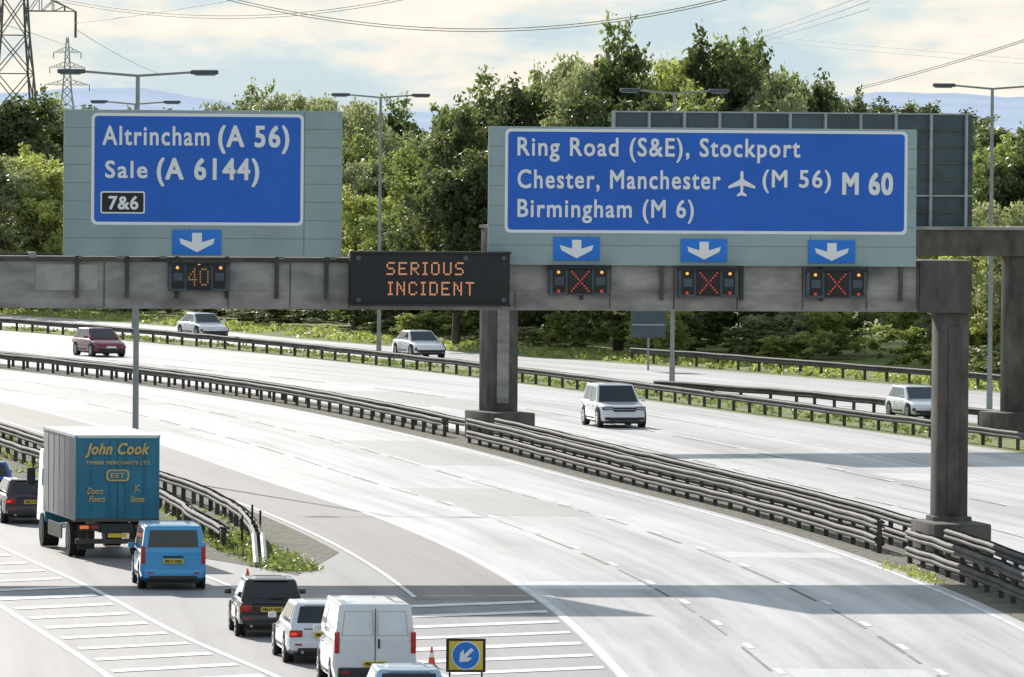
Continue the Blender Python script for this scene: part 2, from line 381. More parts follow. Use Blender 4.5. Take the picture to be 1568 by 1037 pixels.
pts=[(c+a*w,z0+b*h) for a,b in half]+[(c-a*w,z0+b*h) for a,b in half[::-1] if a>0]
s.poly(pts[::-1],YB-.026,'white')
arrow(s,846,917,363,399); arrow(s,1041,1112,366,401); arrow(s,1236,1308,368,403); s.obj('direction_sign',FN)
font={'S':["01111","10000","10000","01110","00001","00001","11110"],'E':["11111","10000","10000","11110","10000","10000","11111"],
'R':["11110","10001","10001","11110","10100","10010","10001"],'I':["111","010","010","010","010","010","111"],'O':["01110","10001","10001","10001","10001","10001","01110"],
'U':["10001","10001","10001","10001","10001","10001","01110"],'N':["10001","11001","10101","10101","10011","10001","10001"],'C':["01110","10001","10000","10000","10000","10001","01110"],
'D':["11110","10001","10001","10001","10001","10001","11110"],'T':["11111","00100","00100","00100","00100","00100","00100"],'4':["00010","00110","01010","10010","11111","00010","00010"],'0':["01110","10001","10001","10001","10001","10001","01110"]}
def dots(mb,word,u0,u1,v0,v1,y,mat,fill=.8,gap=2):
    x0,x1,z0,z1=gr(u0,u1,v0,v1); cols=sum(len(font[c][0]) for c in word)+gap*(len(word)-1)
    px=(x1-x0)/cols; pz=(z1-z0)/7; c0=0
    for ch in word:
        for r,row in enumerate(font[ch]):
            for c,b in enumerate(row):
                if b=='1':
                    cx=x0+(c0+c+.5)*px; cz=z1-(r+.5)*pz; a=px*fill/2; d=pz*fill/2
                    mb.add([(cx-a,y,cz-d),(cx+a,y,cz-d),(cx+a,y,cz+d),(cx-a,y,cz+d)],[(0,1,2,3)],mat)
        c0+=len(font[ch][0])+gap
s=MB(); x0,x1,z0,z1=gr(533,777,385,468); s.box(x0,x1,YB-.35,YB+.1,z0,z1,'black',.06,3)
s.box(x0-.02,x1+.02,YB-.42,YB-.3,z1-.06,z1+.01,'plastic',.01); s.box(x0-.02,x1+.02,YB-.42,YB-.3,z0-.01,z0+.05,'plastic',.01)
dots(s,'SERIOUS',588,706,401,421,YB-.36,'amber'); dots(s,'INCIDENT',590,722,431,452,YB-.36,'amber')
for u,v in ((545,395),(767,395),(545,459),(767,459),(709,395)):
    a,b=gp(u,v); s.tube((a,YB-.40,b),(a,YB-.35,b),.07,.07,'signal',12)
s.obj('variable_message_sign',FN)
for (u0,u1,v0,v1,kind) in ((257,349,402,446,0),(840,932,409,452,1),(1037,1128,411,455,1),(1233,1325,413,457,1)):
    s=MB(); x0,x1,z0,z1=gr(u0,u1,v0,v1); s.box(x0,x1,YB-.1,YB+.2,z0,z1,'signal',.03)
    s.box(x0-.03,x1+.03,YB-.2,YB-.05,z1-.04,z1+.03,'black'); 
    w=x1-x0; h=z1-z0; s.box(x0+.3*w,x0+.70*w,YB-.14,YB-.09,z0+.06*h,z0+.92*h,'black',.01)
    for a in (.05,.74): s.box(x0+a*w,x0+(a+.21)*w,YB-.12,YB-.09,z0+.1*h,z0+.9*h,'black',.01); s.box(x0+(a+.03)*w,x0+(a+.18)*w,YB-.125,YB-.1,z0+.36*h,z0+.64*h,'signal',.01)
    if kind:
        for i in range(9):
            for q in (i,8-i):
                cx=x0+w*(.36+.28*i/8); cz=z0+h*(.16+.68*q/8); a=.024
                s.add([(cx-a,YB-.146-(.001 if q!=i else 0),cz-a),(cx+a,YB-.146,cz-a),(cx+a,YB-.146,cz+a),(cx-a,YB-.146,cz+a)],[(0,1,2,3)],'ledred')
        L=((.14,.82,'ledam'),(.86,.82,'ledam'),(.14,.15,'ledred'),(.86,.15,'ledred'))
    else:
        um=(u0+u1)/2; dots(s,'40',um-17,um+15,v0+8,v0+36,YB-.146,'amberdim',.6,1); L=((.14,.82,'ledam'),(.86,.82,'ledam'),(.5,.97,'ledam'))
    for a,b,mt in L: s.tube((x0+a*w,YB-.15,z0+b*h),(x0+a*w,YB-.1,z0+b*h),.045,.045,mt,10)
    s.obj('lane_control_signal',FN)
FR=G(1556,668); fang=math.degrees(math.atan2(FR.y-LEGM.y,FR.x-LEGM.x)); FM=frame(LEGM,fang); FMi=FM.inverted()
gm=MB(); fx=(FR-LEGM).length
bz0=gp(1500,392,0,FMi)[1]; bz1=gp(1500,352,0,FMi)[1]
gm.box(-.5,fx+1.2,-.7,.7,bz0,bz1,'concd',.03); gm.box(-.55,fx+1.3,-.78,.78,bz1,bz1+.12,'conc')
a=gp(740,550,0,FMi)[0]; b=gp(787,550,0,FMi)[0]; pz=gp(760,630,-.6,FMi)[1]
gm.box(a,b,-.5,.5,pz,bz0,'concd',.04); gm.box(a+.38,b-.38,-.55,-.49,pz+.3,bz0-.3,'conc',.02); gm.box(a-.40,b+.02,-2.5,1.0,0,pz,'concd',.04)
gm.box(fx-.5,fx+.5,-.5,.5,.9,bz0,'concd',.04); gm.box(fx-1.1,fx+1.1,-1.2,1.2,0,.95,'concd',.04)
gm.obj('motorway_gantry',FM)
s=MB(); x0,x1,z0,z1=gr(937,1490,173,350,FMi,.9); s.box(x0,x1,.95,1.05,z0,z1,'backsign',.01)
for u in range(939,1492,54):
    x=gp(min(u,1486),260,.9,FMi)[0]; s.box(x-.05,x+.05,.83,.95,z0,z1,'rib')
for i in range(8):
    z=z0+(z1-z0)*i/7; s.box(x0,x1,.90,.96,z-.03,z+.03,'rib' if i in(0,7) else 'steel')
zl=gp(1440,300,.9,FMi)[1]; s.box(gp(1400,300,.9,FMi)[0],x1,.86,.95,zl-.03,zl+.03,'rib')
s.obj('direction_sign_back',FM)
# ------------------------------------------------------------------ street lamps
def lamp(base,H,arm):
    b=MB(); b.tube((0,0,0),(0,0,1.2),.14,.13,'post',10); b.tube((0,0,1.2),(0,0,H+.02),.11,.07,'post',10)
    for s in (-1,1):
        b.tube((0,0,H-.02),(s*(arm-.8),0,H+.12),.045,.04,'post',8)
        b.box(min(s*(arm-.95),s*arm),max(s*(arm-.95),s*arm),-.16,.16,H+.04,H+.2,'signal',.05,2)
        b.box(min(s*(arm-.8),s*(arm-.1)),max(s*(arm-.8),s*(arm-.1)),-.12,.12,H+.0,H+.05,'post',.01)
    return b.obj('street_lamp',Matrix.Translation(Vector((base.x,base.y,0)))@Matrix.Rotation(rad(6),4,'Z'))
lamp(G(207,727),13.65,2.75); lamp(G(580,545),13.3,2.55); lamp(G(1029,588),13.5,2.55); lamp(G(1515,630),13.7,2.55); lamp(G(205,515),12.9,2.5)
# ------------------------------------------------------------------ pylons and wires
def pylon(x,y,H,base,rot,th,arms,mat='pylon'):
    b=MB(); 
    def w(z):
        t=z/H; return base*(1-t*1.35)/2 if t<.5 else base*(.325-(t-.5)*.55)/2+.15
    lv=[0,.13,.24,.34,.42,.5,.57,.64,.71,.78,.85,.92,1.0]; lv=[l*H for l in lv]
    c=lambda z:[Vector((sx*w(z),sy*w(z),z)) for sx,sy in((-1,-1),(1,-1),(1,1),(-1,1))]
    for i in range(len(lv)-1):
        A=c(lv[i]);B=c(lv[i+1])
        for k in range(4):
            n=(k+1)%4
            b.tube(A[k],B[k],th,th,mat,4,False,False); b.tube(A[k],B[n],th*.55,th*.55,mat,4,False,False); b.tube(A[n],B[k],th*.55,th*.55,mat,4,False,False); b.tube(B[k],B[n],th*.5,th*.5,mat,4,False,False)
    for za,ln in arms:
        for s in (-1,1):
            tip=Vector((s*ln,0,za)); ww=w(za)
            for sy in (-1,1):
                b.tube((s*ww,sy*ww,za),tip,th*.7,th*.5,mat,4,False,False); b.tube((s*ww,sy*ww,za+H*.05),tip,th*.7,th*.5,mat,4,False,False)
                for q in (.3,.55,.78):
                    p=Vector((s*ww,sy*ww,za)).lerp(tip,q); p2=Vector((s*ww,sy*ww,za+H*.05)).lerp(tip,q); b.tube(p,p2,th*.4,th*.4,mat,4,False,False)
                    p3=Vector((s*ww,sy*ww,za)).lerp(tip,q-.22); b.tube(p2,p3,th*.4,th*.4,mat,4,False,False)
            b.tube(tip,tip-Vector((0,0,H*.055)),th*.9,th*.9,mat,6)
    b.obj('electricity_pylon',Matrix.Translation((x,y,0))@Matrix.Rotation(rad(rot),4,'Z'))
p=D(20,100,850); pylon(p.x,850,48,6.6,12,.14,((22.6,6.3),(31,8),(40,6)))
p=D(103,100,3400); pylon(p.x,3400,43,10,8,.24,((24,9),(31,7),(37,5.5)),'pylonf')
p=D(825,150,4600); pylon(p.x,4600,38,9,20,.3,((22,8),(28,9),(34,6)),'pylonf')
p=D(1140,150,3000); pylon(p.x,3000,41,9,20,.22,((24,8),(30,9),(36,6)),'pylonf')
wr=MB()
def wire(pts,y0,y1,r):
    us=[p[0] for p in pts]; vs=[p[1] for p in pts]; co=np.polyfit(us,vs,min(2,len(pts)-1)); n=26; prev=None
    for i in range(n):
        t=i/(n-1); u=us[0]+(us[-1]-us[0])*t; P=D(u,float(np.polyval(co,u)),y0+(y1-y0)*t)
        if prev is not None: wr.tube(prev,P,r,r,'wire',5,False)
        prev=P
for dv in (0,4): wire([(340,-6+dv),(700,44+dv),(1120,-6+dv)],760,700,.045)
for dv in (0,4): wire([(60,-8+dv),(300,22+dv),(480,19+dv),(640,-10+dv)],800,740,.035)
wire([(115,44),(170,78),(240,112)],850,1500,.03)
wire([(112,36),(300,10),(420,-12)],850,760,.03)
for a in (0,3): wire([(1310,135+a),(1440,100+a),(1600,50+a)],900,650,.045)
for a in (0,12,24): wire([(1140,58+a*.6),(1230,28+a*.7),(1330,-10+a)],3000,1200,.06)
for a in (0,8): wire([(1140,52+a),(1350,72+a),(1600,92+a)],3000,2600,.08)
wire([(103,70),(60,55),(-20,30)],3400,1500,.07)
wr.obj('overhead_power_lines')
# ------------------------------------------------------------------ vehicles
def wheel(mb,x,y,r,sd,wd=.22):
    mb.tube((x-sd*wd,y,r),(x+sd*.012,y,r),r,r,'rubber',20)
    mb.tube((x+sd*.012,y,r),(x+sd*.02,y,r),r*.66,r*.62,'rim',16)
    for k in range(5):
        a=2*math.pi*k/5; c=Vector((x+sd*.022,y+math.cos(a)*r*.38,r+math.sin(a)*r*.38)); mb.tube(c,c+Vector((sd*.004,0,0)),r*.12,r*.12,'rubber',6)
def car(name,pos,ang,L,W,H,B,style,col,front=False,brake=False,rails=False):
    mb=MB(); P=paint(col); w=W/2
    van=style=='van'; suv=style=='suv'; panelvan=name.startswith('delivery')
    nose=.34 if not van else .25
    if suv: nose=.16
    st=[(-.5,.84,.40,B-.14),(-.488,.93,.30,B-.04),(-.41,1,.2,B),(-.1,1.0,.19,B),(.18,1,.19,B-.01),(.33,.985,.2,B-nose*.35),(.43,.93,.22,B-nose*.62),(.482,.84,.26,B-nose*.85),(.5,.72,.34,B-nose*1.1)]
    if van: st[0]=(-.5,.95,.42,B-.02); st[1]=(-.492,.985,.3,B)
    vs=[];k=14
    for y,wf,zl,zt in st:
        ww=w*wf; hh=zt-zl
        ring=[(-ww*.86,zl),(-ww*.97,zl+.1*hh),(-ww,zl+.35*hh),(-ww*.985,zl+.72*hh),(-ww*.955,zt-.10*hh),(-ww*.88,zt-.02*hh),(-ww*.6,zt+.01)]
        ring=ring+[(-a,b) for a,b in ring[::-1]]
        vs+=[(a,y*L,b) for a,b in ring]
    fs=[(i*k+j,i*k+(j+1)%k,(i+1)*k+(j+1)%k,(i+1)*k+j) for i in range(len(st)-1) for j in range(k)]
    mb.add(vs,fs,P,True); mb.add(vs[:k],[tuple(range(k))],P); mb.add(vs[-k:],[tuple(range(k))[::-1]],P)
    if van: gy=(-.497,.37,-.482,.20); gw=(.96,.85)
    elif suv: gy=(-.485,.23,-.43,.07); gw=(.93,.75)
    elif style=='saloon': gy=(-.40,.25,-.22,.06); gw=(.91,.70)
    else: gy=(-.475,.26,-.375,.05); gw=(.91,.72)
    zb=B-.05
    bl=[Vector((-w*gw[0],gy[0]*L,zb)),Vector((w*gw[0],gy[0]*L,zb)),Vector((w*gw[0],gy[1]*L,zb)),Vector((-w*gw[0],gy[1]*L,zb))]
    tp=[Vector((-w*gw[1],gy[2]*L,H-.03)),Vector((w*gw[1],gy[2]*L,H-.03)),Vector((w*gw[1],gy[3]*L,H-.03)),Vector((-w*gw[1],gy[3]*L,H-.03))]
    mb.hexa(bl+tp,P,.07,4)
    mb.hexa([Vector((p.x*.8,p.y*.9-.02*L,H-.045)) for p in tp]+[Vector((p.x*.55,p.y*.75-.03*L,H-.008)) for p in tp],P,.012,2)
    def pan(a,b,c,d,u0,u1,v0,v1,mat='glass',o=.008):
        q=lambda u,v:(a.lerp(b,u)).lerp(d.lerp(c,u),v)
        n=(b-a).cross(d-a).normalized()*o
        pts=[q(u0,v0)+n,q(u1,v0)+n,q(u1,v1)+n,q(u0,v1)+n]; mb.add(pts,[(0,1,2,3)],mat)
    if not panelvan: pan(bl[0],bl[1],tp[1],tp[0],.09,.91,.16 if not van else .26,.86)
    else:
        for a,b in ((.08,.47),(.53,.92)): pan(bl[0],bl[1],tp[1],tp[0],a,b,.18,.195,'rim',.01); pan(bl[0],bl[1],tp[1],tp[0],a,b,.80,.815,'rim',.01)
        for a in (.08,.463,.53,.91): pan(bl[0],bl[1],tp[1],tp[0],a,a+.008,.18,.82,'rim',.009)
    pan(bl[2],bl[3],tp[3],tp[2],.05,.95,.06,.93)
    segs=((.09,.30),(.32,.60),(.62,.88)) if not panelvan else ((.70,.92),)
    for a,b in segs:
        pan(bl[1],bl[2],tp[2],tp[1],a,b,.14,.86); pan(bl[3],bl[0],tp[0],tp[3],1-b,1-a,.14,.86)
    r=.32 if not suv else .37
    for sd in (-1,1):
        for yy in (-.31*L,.32*L):
            mb.tube((sd*w*.9,yy,r+.02),(sd*(w+.004),yy,r+.02),r+.06,r+.06,'plastic',22); wheel(mb,sd*w,yy,r,sd)
        mb.box(sd*(w+.08)-.09,sd*(w+.08)+.09,.17*L,.17*L+.1,B+.0,B+.13,P,.03)
        mb.box(sd*w*.995-.01,sd*w*.995+.01,-.2*L,.16*L,.33,.40,'plastic',.004)
        for yy in (-.12*L,.10*L): mb.box(sd*w*.995-.008,sd*w*.995+.008,yy-.06,yy+.06,B-.2,B-.17,'plastic')
    mb.box(-w*.8,w*.8,-L*.45,L*.45,.16,.3,'plastic')
    yr=-L/2
    mb.box(-w*.88,w*.88,yr-.05,yr+.25,.30,.54,P if not panelvan else 'plastic',.05,2); mb.box(-w*.72,w*.72,yr-.056,yr+.1,.26,.37,'plastic',.02)
    if van:
        for sd in (-1,1): mb.box(sd*w*.91-.055,sd*w*.91+.055,yr-.02,yr+.1,B-.28,B+.18,'red',.02)
        if panelvan: mb.box(-.008,.008,yr-.012,yr+.03,.55,H-.12,'plastic'); mb.box(.06,.1,yr-.04,yr,.95,1.15,'plastic',.01)
        else: mb.box(-w*.3,w*.3,yr-.02,yr+.03,B-.12,B-.07,'plastic',.01)
        zp=.74 if not panelvan else .62
    else:
        for sd in (-1,1): mb.box(sd*w*.76-.15,sd*w*.76+.15,yr-.02,yr+.2,B-.28,B-.12,'red',.03)
        if brake:
            for sd in (-1,1): mb.box(sd*w*.82-.07,sd*w*.82+.07,yr-.026,yr+.1,B-.24,B-.17,'brake',.02)
        mb.box(-w*.55,w*.55,yr-.012,yr+.1,B-.095,B-.08,'plastic'); zp=.66
        mb.box(-w*.5,w*.5,gy[2]*L-.08,gy[2]*L+.1,H-.075,H-.04,P,.015)
        mb.box(-.02,.3,gy[0]*L+.02,gy[0]*L+.04,B+.04,B+.06,'plastic')
        if not suv:
            for sd in (-1,1): mb.tube((sd*w*.6,yr-.07,.27),(sd*w*.6,yr+.1,.27),.035,.035,'rim',8)
    mb.box(-.26,.26,yr-.062,yr,zp-.055,zp+.055,'yellow'); mb.text('MK17 VXD',-.22,.22,zp-.035,zp+.035,yr-.065,'black',.003)
    for sd in (-1,1): mb.box(sd*w*.7-.08,sd*w*.7+.08,yr-.058,yr,.42,.46,'red')
    yf=L/2
    mb.box(-w*.84,w*.84,yf-.3,yf+.04,.27,.55,P,.06); mb.box(-w*.66,w*.66,yf-.05,yf+.047,.29,.42,'plastic',.01)
    zg=B-nose*1.1-.06
    mb.box(-w*.46,w*.46,yf-.1,yf+.035,zg-.12,zg+.05,'plastic',.02); mb.box(-w*.44,w*.44,yf-.1,yf+.04,zg-.045,zg-.025,'rim')
    for sd in (-1,1):
        mb.box(sd*w*.68-.21,sd*w*.68+.21,yf-.26,yf+.012,zg-.06,zg+.085,'plastic',.03); mb.box(sd*w*.68-.17,sd*w*.68+.17,yf-.2,yf+.02,zg-.03,zg+.06,'head',.02)
        mb.box(sd*w*.70-.12,sd*w*.70+.12,yf-.05,yf+.05,.31,.43,'plastic',.02)
    mb.box(-.26,.26,yf+.04,yf+.058,.44,.54,'white'); mb.box(-w*.8,w*.8,yf-.06,yf+.043,.22,.28,'plastic')
    if rails:
        for sd in(-1,1): mb.tube((sd*w*.70,-L*.38,H+.0),(sd*w*.70,L*.02,H+.0),.02,.02,'plastic',6)
    mt=Matrix.Translation(Vector((pos.x,pos.y,.012)))@Matrix.Rotation(ang,4,'Z')
    mt=mt@Matrix.Translation((0,L/2 if not front else -L/2,0))
    return mb.obj(name,mt,40)
def heading(fn,z): return math.atan(-(fn(z+4)-fn(z-4))/8)
lane=lambda z:CB(z)-SC(z)
def away(name,u,v,*a,da=-4,**k):
    p=G(u,v); return car(name,p,heading(lane,p.y+2)+rad(da),*a,**k)
def oncoming(name,u,v,fn,*a,**k):
    p=G(u,v); return car(name,p,heading(fn,p.y)+math.pi,*a,front=True,**k)
away('blue_compact_van',265,904,4.3,1.72,1.68,.95,'van',(.05,.36,.70))
away('black_hatchback_car',416,977,3.8,1.62,1.38,.88,'hatch',(.012,.012,.014))
away('white_hatchback_car',498,1018,4.2,1.74,1.37,.88,'hatch',(.72,.74,.78),brake=True)
away('delivery_van',574,1062,4.9,1.80,1.92,1.12,'van',(.74,.75,.77))
away('pale_blue_car',628,1141,4.2,1.70,1.47,.92,'hatch',(.35,.5,.65))
away('dark_purple_car',50,803,4.2,1.76,1.34,.88,'hatch',(.05,.025,.04),brake=True,da=0)
away('blue_car',-18,776,4.2,1.76,1.40,.9,'hatch',(.03,.12,.4),da=0)
oncoming('white_suv_car',956,656,CB,4.5,1.92,1.70,1.0,'suv',(.8,.8,.82))
oncoming('maroon_car',170,547,CB,3.9,1.75,1.44,.92,'hatch',(.22,.015,.035))
oncoming('white_car',330,519,OB,4.3,1.75,1.38,.88,'saloon',(.8,.8,.82))
oncoming('white_car',660,549,OB,4.3,1.75,1.38,.88,'saloon',(.8,.8,.82))
oncoming('white_car',1428,645,OB,4.3,1.75,1.38,.88,'hatch',(.8,.8,.82))
def lorry():
    mb=MB(); p=G(179,857); ang=heading(lane,p.y+4)+rad(1.5); W=2.34;w=W/2;L=8.2; z0,z1=1.05,3.42
    mside=mat_var('lorry_side_panel',(.24,.24,.245),.6,1.3,.12); mteal=mat_var('lorry_rear_teal',(.02,.17,.27),.5,1.2,.2); mtop=mat_var('lorry_top_trim',(.7,.7,.68),.5,2,.1)
    mb.box(-w,w,0,L*.78,z0,z1,mside,.02)
    mb.box(-w+.05,w-.05,-.02,.03,z0+.06,z1-.06,mteal,.01)
    for x in (-w,w-.07): mb.box(x,x+.07,-.03,.05,z0,z1,mteal,.01)
    mb.box(-w,w,-.03,.05,z1-.07,z1+.01,mtop,.01); mb.box(-w,w,-.03,.05,z0-.02,z0+.08,'steel',.01)
    mb.box(-w+.03,w-.03,.06,L*.78-.03,z1+.001,z1+.012,mtop)
    mb.box(-.01,.01,-.026,0,z0+.08,z1-.1,'plastic')
    for x in (-.75,-.22,.22,.75): mb.tube((x,-.045,z0+.1),(x,-.045,z1-.12),.012,.012,mteal,6)
    for i in range(1,6):
        y=L*.78*i/6; 
        for sd in(-1,1): mb.box(sd*w-.012,sd*w+.012,y-.012,y+.012,z0+.05,z1-.05,'post')
    for sd in (-1,1): mb.box(sd*w-.02,sd*w+.02,0,L*.78,z1-.06,z1+.015,mtop)
    mb.text('John Cook',-.92,.88,2.80,3.22,-.06,'gold',.012,.3); mb.text('TIMBER MERCHANTS LTD',-.9,.9,2.62,2.72,-.06,'gold',.003)
    mb.rrect(-.32,.32,2.16,2.48,.1,-.060,'gold'); mb.rrect(-.27,.27,2.20,2.44,.08,-.064,mteal); mb.text('EST',-.2,.2,2.25,2.39,-.068,'gold',.004)
    mb.text('Doors',-.85,-.4,1.80,1.98,-.06,'gold',.003,.3); mb.text('Floors',-.8,-.35,1.58,1.76,-.06,'gold',.003,.3); mb.text('Stone',.35,.75,1.58,1.76,-.06,'gold',.003,.3); mb.text('JC',.45,.62,1.84,2.06,-.06,'gold',.003,.2)
    mb.box(-.45,.45,.0,L*.95,.72,.98,'plastic'); mb.box(-w+.02,w-.02,.02,.16,.42,.56,'steel',.02)
    for sd in(-1,1):
        mb.box(sd*.75-.26,sd*.75+.26,-.03,.06,.78,.95,'plastic',.01)
        mb.box(sd*.92-.12,sd*.92+.12,-.05,.0,.84,.93,'orange',.01); mb.box(sd*.64-.1,sd*.64+.1,-.05,.0,.84,.93,'red',.01)
        mb.box(sd*.8-.24,sd*.8+.24,.45,.47,.25,.95,'plastic')
        for y in (1.7,L*.86):
            mb.tube((sd*(w-.5),y,.48),(sd*(w-.04),y,.48),.48,.48,'rubber',22); mb.tube((sd*(w-.04),y,.48),(sd*(w-.03),y,.48),.26,.24,'steel',14)
        mb.box(sd*w-.03,sd*w+.0,2.5,5.2,.45,.85,'plastic')
        mb.tube((sd*.8,.1,.5),(sd*.8,.3,.9),.03,.03,'steel',6)
    mb.box(-.26,.26,-.04,.0,.60,.71,'yellow')
    c=mat_var('lorry_cab_paint',(.02,.16,.27),.35,1,.05,0,.5)
    mb.hexa([Vector(q) for q in((-1.1,L*.8,.7),(1.1,L*.8,.7),(1.1,L+.1,.7),(-1.1,L+.1,.7),(-1.08,L*.8,2.75),(1.08,L*.8,2.75),(1.05,L-.15,2.75),(-1.05,L-.15,2.75))],c,.08)
    mb.add([(-.98,L+.09,1.6),(.98,L+.09,1.6),(.95,L-.06,2.5),(-.95,L-.06,2.5)],[(0,1,2,3)],'glass')
    for sd in(-1,1): mb.box(sd*1.3-.12,sd*1.3+.12,L-.25,L-.15,1.7,2.2,'plastic',.03)
    mb.obj('box_lorry',Matrix.Translation(Vector((p.x,p.y,.012)))@Matrix.Rotation(ang,4,'Z'))
lorry()
# ------------------------------------------------------------------ keep-left sign, cones, small signs
p=G(713,1046); s=MB()
s.box(-.43,.43,-.03,.03,.22,.95,'yellow',.02); s.box(-.43,.43,-.034,.034,.22,.27,'black'); s.box(-.43,.43,-.034,.034,.90,.95,'black')
s.box(-.43,-.37,-.034,.034,.27,.9,'black'); s.box(.37,.43,-.034,.034,.27,.9,'black')
n=28
for r,y,mt in((.315,-.038,'white'),(.29,-.044,'signlb')): s.poly([(r*math.cos(2*math.pi*i/n),.585+r*math.sin(2*math.pi*i/n)) for i in range(n)],y,mt)
ar=[(-.04,.2),(.04,.2),(.04,-.02),(.13,.06),(.13,-.05),(0,-.2),(-.13,-.05),(-.13,.06),(-.04,-.02)]
ca,sa=math.cos(rad(-45)),math.sin(rad(-45)); s.poly([(a*ca-b*sa,.585+a*sa+b*ca) for a,b in ar],-.05,'white')
for x in(-.35,.35): s.box(x-.02,x+.02,-.02,.02,0,.25,'steel'); s.box(x-.03,x+.03,-.3,.3,0,.04,'steel')
s.obj('keep_left_sign',Matrix.Translation((p.x,p.y,.017))@Matrix.Rotation(rad(3),4,'Z'))
def cone(u,v,sc=1):
    p=G(u,v); c=MB(); c.box(-.2,.2,-.2,.2,0,.04,'rubber',.01)
    c.tube((0,0,.04),(0,0,.35),.15,.10,'cone',14); c.tube((0,0,.35),(0,0,.52),.10,.07,'white',14); c.tube((0,0,.52),(0,0,.75),.07,.025,'cone',14)
    c.obj('traffic_cone',Matrix.Translation((p.x,p.y,.017))@Matrix.Scale(sc,4))
cone(661,1022,.6); cone(379,905,.75)
p=D(993,500,415); s=MB(); s.box(-.85,.85,-.03,.03,1.6,2.9,'backsign',.01); s.box(-.05,.05,.03,.1,0,2.9,'post'); s.box(-.8,.8,-.05,-.03,2.2,2.26,'rib'); s.obj('road_sign',Matrix.Translation((p.x,415+.0,0)))
# ------------------------------------------------------------------ vegetation
def quads_mesh(name,V,Fq,mi,tone,mats):
    me=bpy.data.meshes.new(name); me.vertices.add(len(V)); me.vertices.foreach_set('co',V.astype(np.float32).ravel())
    me.loops.add(4*len(Fq)); me.loops.foreach_set('vertex_index',Fq.astype(np.int32).ravel())
    me.polygons.add(len(Fq)); me.polygons.foreach_set('loop_start',(np.arange(len(Fq))*4).astype(np.int32))
    me.polygons.foreach_set('material_index',mi.astype(np.int32))
    for m in mats: me.materials.append(m)
    a=me.attributes.new('tone','FLOAT','FACE'); a.data.foreach_set('value',tone.astype(np.float32))
    me.update(calc_edges=True); me.validate(); return me
def leaves(C,S,tone):
    n=len(C); a=rng.normal(size=(n,3)); a/=np.linalg.norm(a,axis=1)[:,None]
    b=rng.normal(size=(n,3)); b-=a*(a*b).sum(1)[:,None]; b/=np.linalg.norm(b,axis=1)[:,None]
    a=a*S[:,None]*.5; b=b*S[:,None]*.8
    V=np.stack([C-b,C+a*.9,C+b,C-a*.9],1).reshape(-1,3); Fq=np.arange(4*n).reshape(n,4); return V,Fq,tone
def limb(p0,p1,r0,r1,n=6):
    p0=np.array(p0,float);p1=np.array(p1,float); d=p1-p0; d/=np.linalg.norm(d)+1e-9
    a=np.cross(d,[.3,.9,.1]); a/=np.linalg.norm(a); b=np.cross(d,a); t=np.arange(n)*2*np.pi/n
    ring=np.cos(t)[:,None]*a+np.sin(t)[:,None]*b; V=np.concatenate([p0+ring*r0,p1+ring*r1]); i=np.arange(n); j=(i+1)%n
    return V,np.stack([i,j,n+j,n+i],1)
def tree_mesh(name,H,hw,c0,n_lobe,n_leaf,ls,mat,trunk=True,up=.3):
    Vs=[];Fs=[];Ms=[];Ts=[];o=0
    def put(V,Fq,m,t):
        nonlocal o
        Vs.append(V);Fs.append(Fq+o);Ms.append(np.full(len(Fq),m));Ts.append(t);o+=len(V)
    zc=(c0+H)/2; hh=(H-c0)/2; lob=[]
    for i in range(n_lobe):
        d=rng.normal(size=3); d/=np.linalg.norm(d); r=rng.uniform(.4,.95)
        z=zc+d[2]*hh*r; sh=1.0-.35*max(0,(z-zc)/hh)
        lob.append((np.array([d[0]*hw*r*sh,d[1]*hw*r*sh,z]),hw*rng.uniform(.16,.36),rng.uniform(.0,1)))
    lob.append((np.array([0,0,H-hw*.35]),hw*.28,.6))
    if trunk:
        put(*limb((0,0,-.2),(0.1,0,c0+hh*.5),.32,.2),1,np.zeros(6)); put(*limb((.1,0,c0+hh*.5),(0,0,H-hw*.4),.2,.05),1,np.zeros(6))
        for c,r,t in lob[:24]:
            q=np.array([0.05,0,c0*.7+(c[2]-c0*.7)*.35]); put(*limb(q,c,.11,.03,5),1,np.zeros(5))
    per=n_leaf//len(lob)
    for c,r,t in lob:
        k=int(per*(r/(hw*.27))**2)+30; nt_=max(6,int(k/34))
        d=rng.normal(size=(nt_,3)); d[:,2]+=up; d/=np.linalg.norm(d,axis=1)[:,None]
        ln=r*rng.uniform(.6,1.35,nt_)
        w=rng.integers(0,nt_,k); s=rng.uniform(.35,1,k)**.7
        P=c+d[w]*(ln[w]*s)[:,None]+rng.normal(size=(k,3))*(r*.13)
        if not trunk: P[:,2]=np.abs(P[:,2])
        tt=rng.normal(size=nt_)*.16
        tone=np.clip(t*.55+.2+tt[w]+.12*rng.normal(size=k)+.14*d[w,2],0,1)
        put(*leaves(P,ls*rng.uniform(.55,1.3,k),tone)[:2],0,tone)
    return quads_mesh(name,np.concatenate(Vs),np.concatenate(Fs),np.concatenate(Ms),np.concatenate(Ts),[mat,M['bark']])
TV=[tree_mesh('tree_a',14,4.8,1.8,44,19000,.23,LM[0]),tree_mesh('tree_b',14,4.8,1.8,46,20000,.23,LM[1]),
    tree_mesh('tree_c',14,4.8,2.0,42,15000,.20,LM[2],True,.9),tree_mesh('tree_d',14,4.8,1.6,42,17000,.21,LM[3],True,.6)]
SV=[tree_mesh('shrub_a',5,3.0,0.3,24,6000,.20,LM[0],False),tree_mesh('shrub_b',5,3.0,0.3,24,6000,.19,LM[3],False,.8),
    tree_mesh('shrub_c',5,3.0,0.3,24,6000,.20,LM[1],False),tree_mesh('shrub_d',5,3.0,.3,22,5500,.19,LM[2],False,.8)]
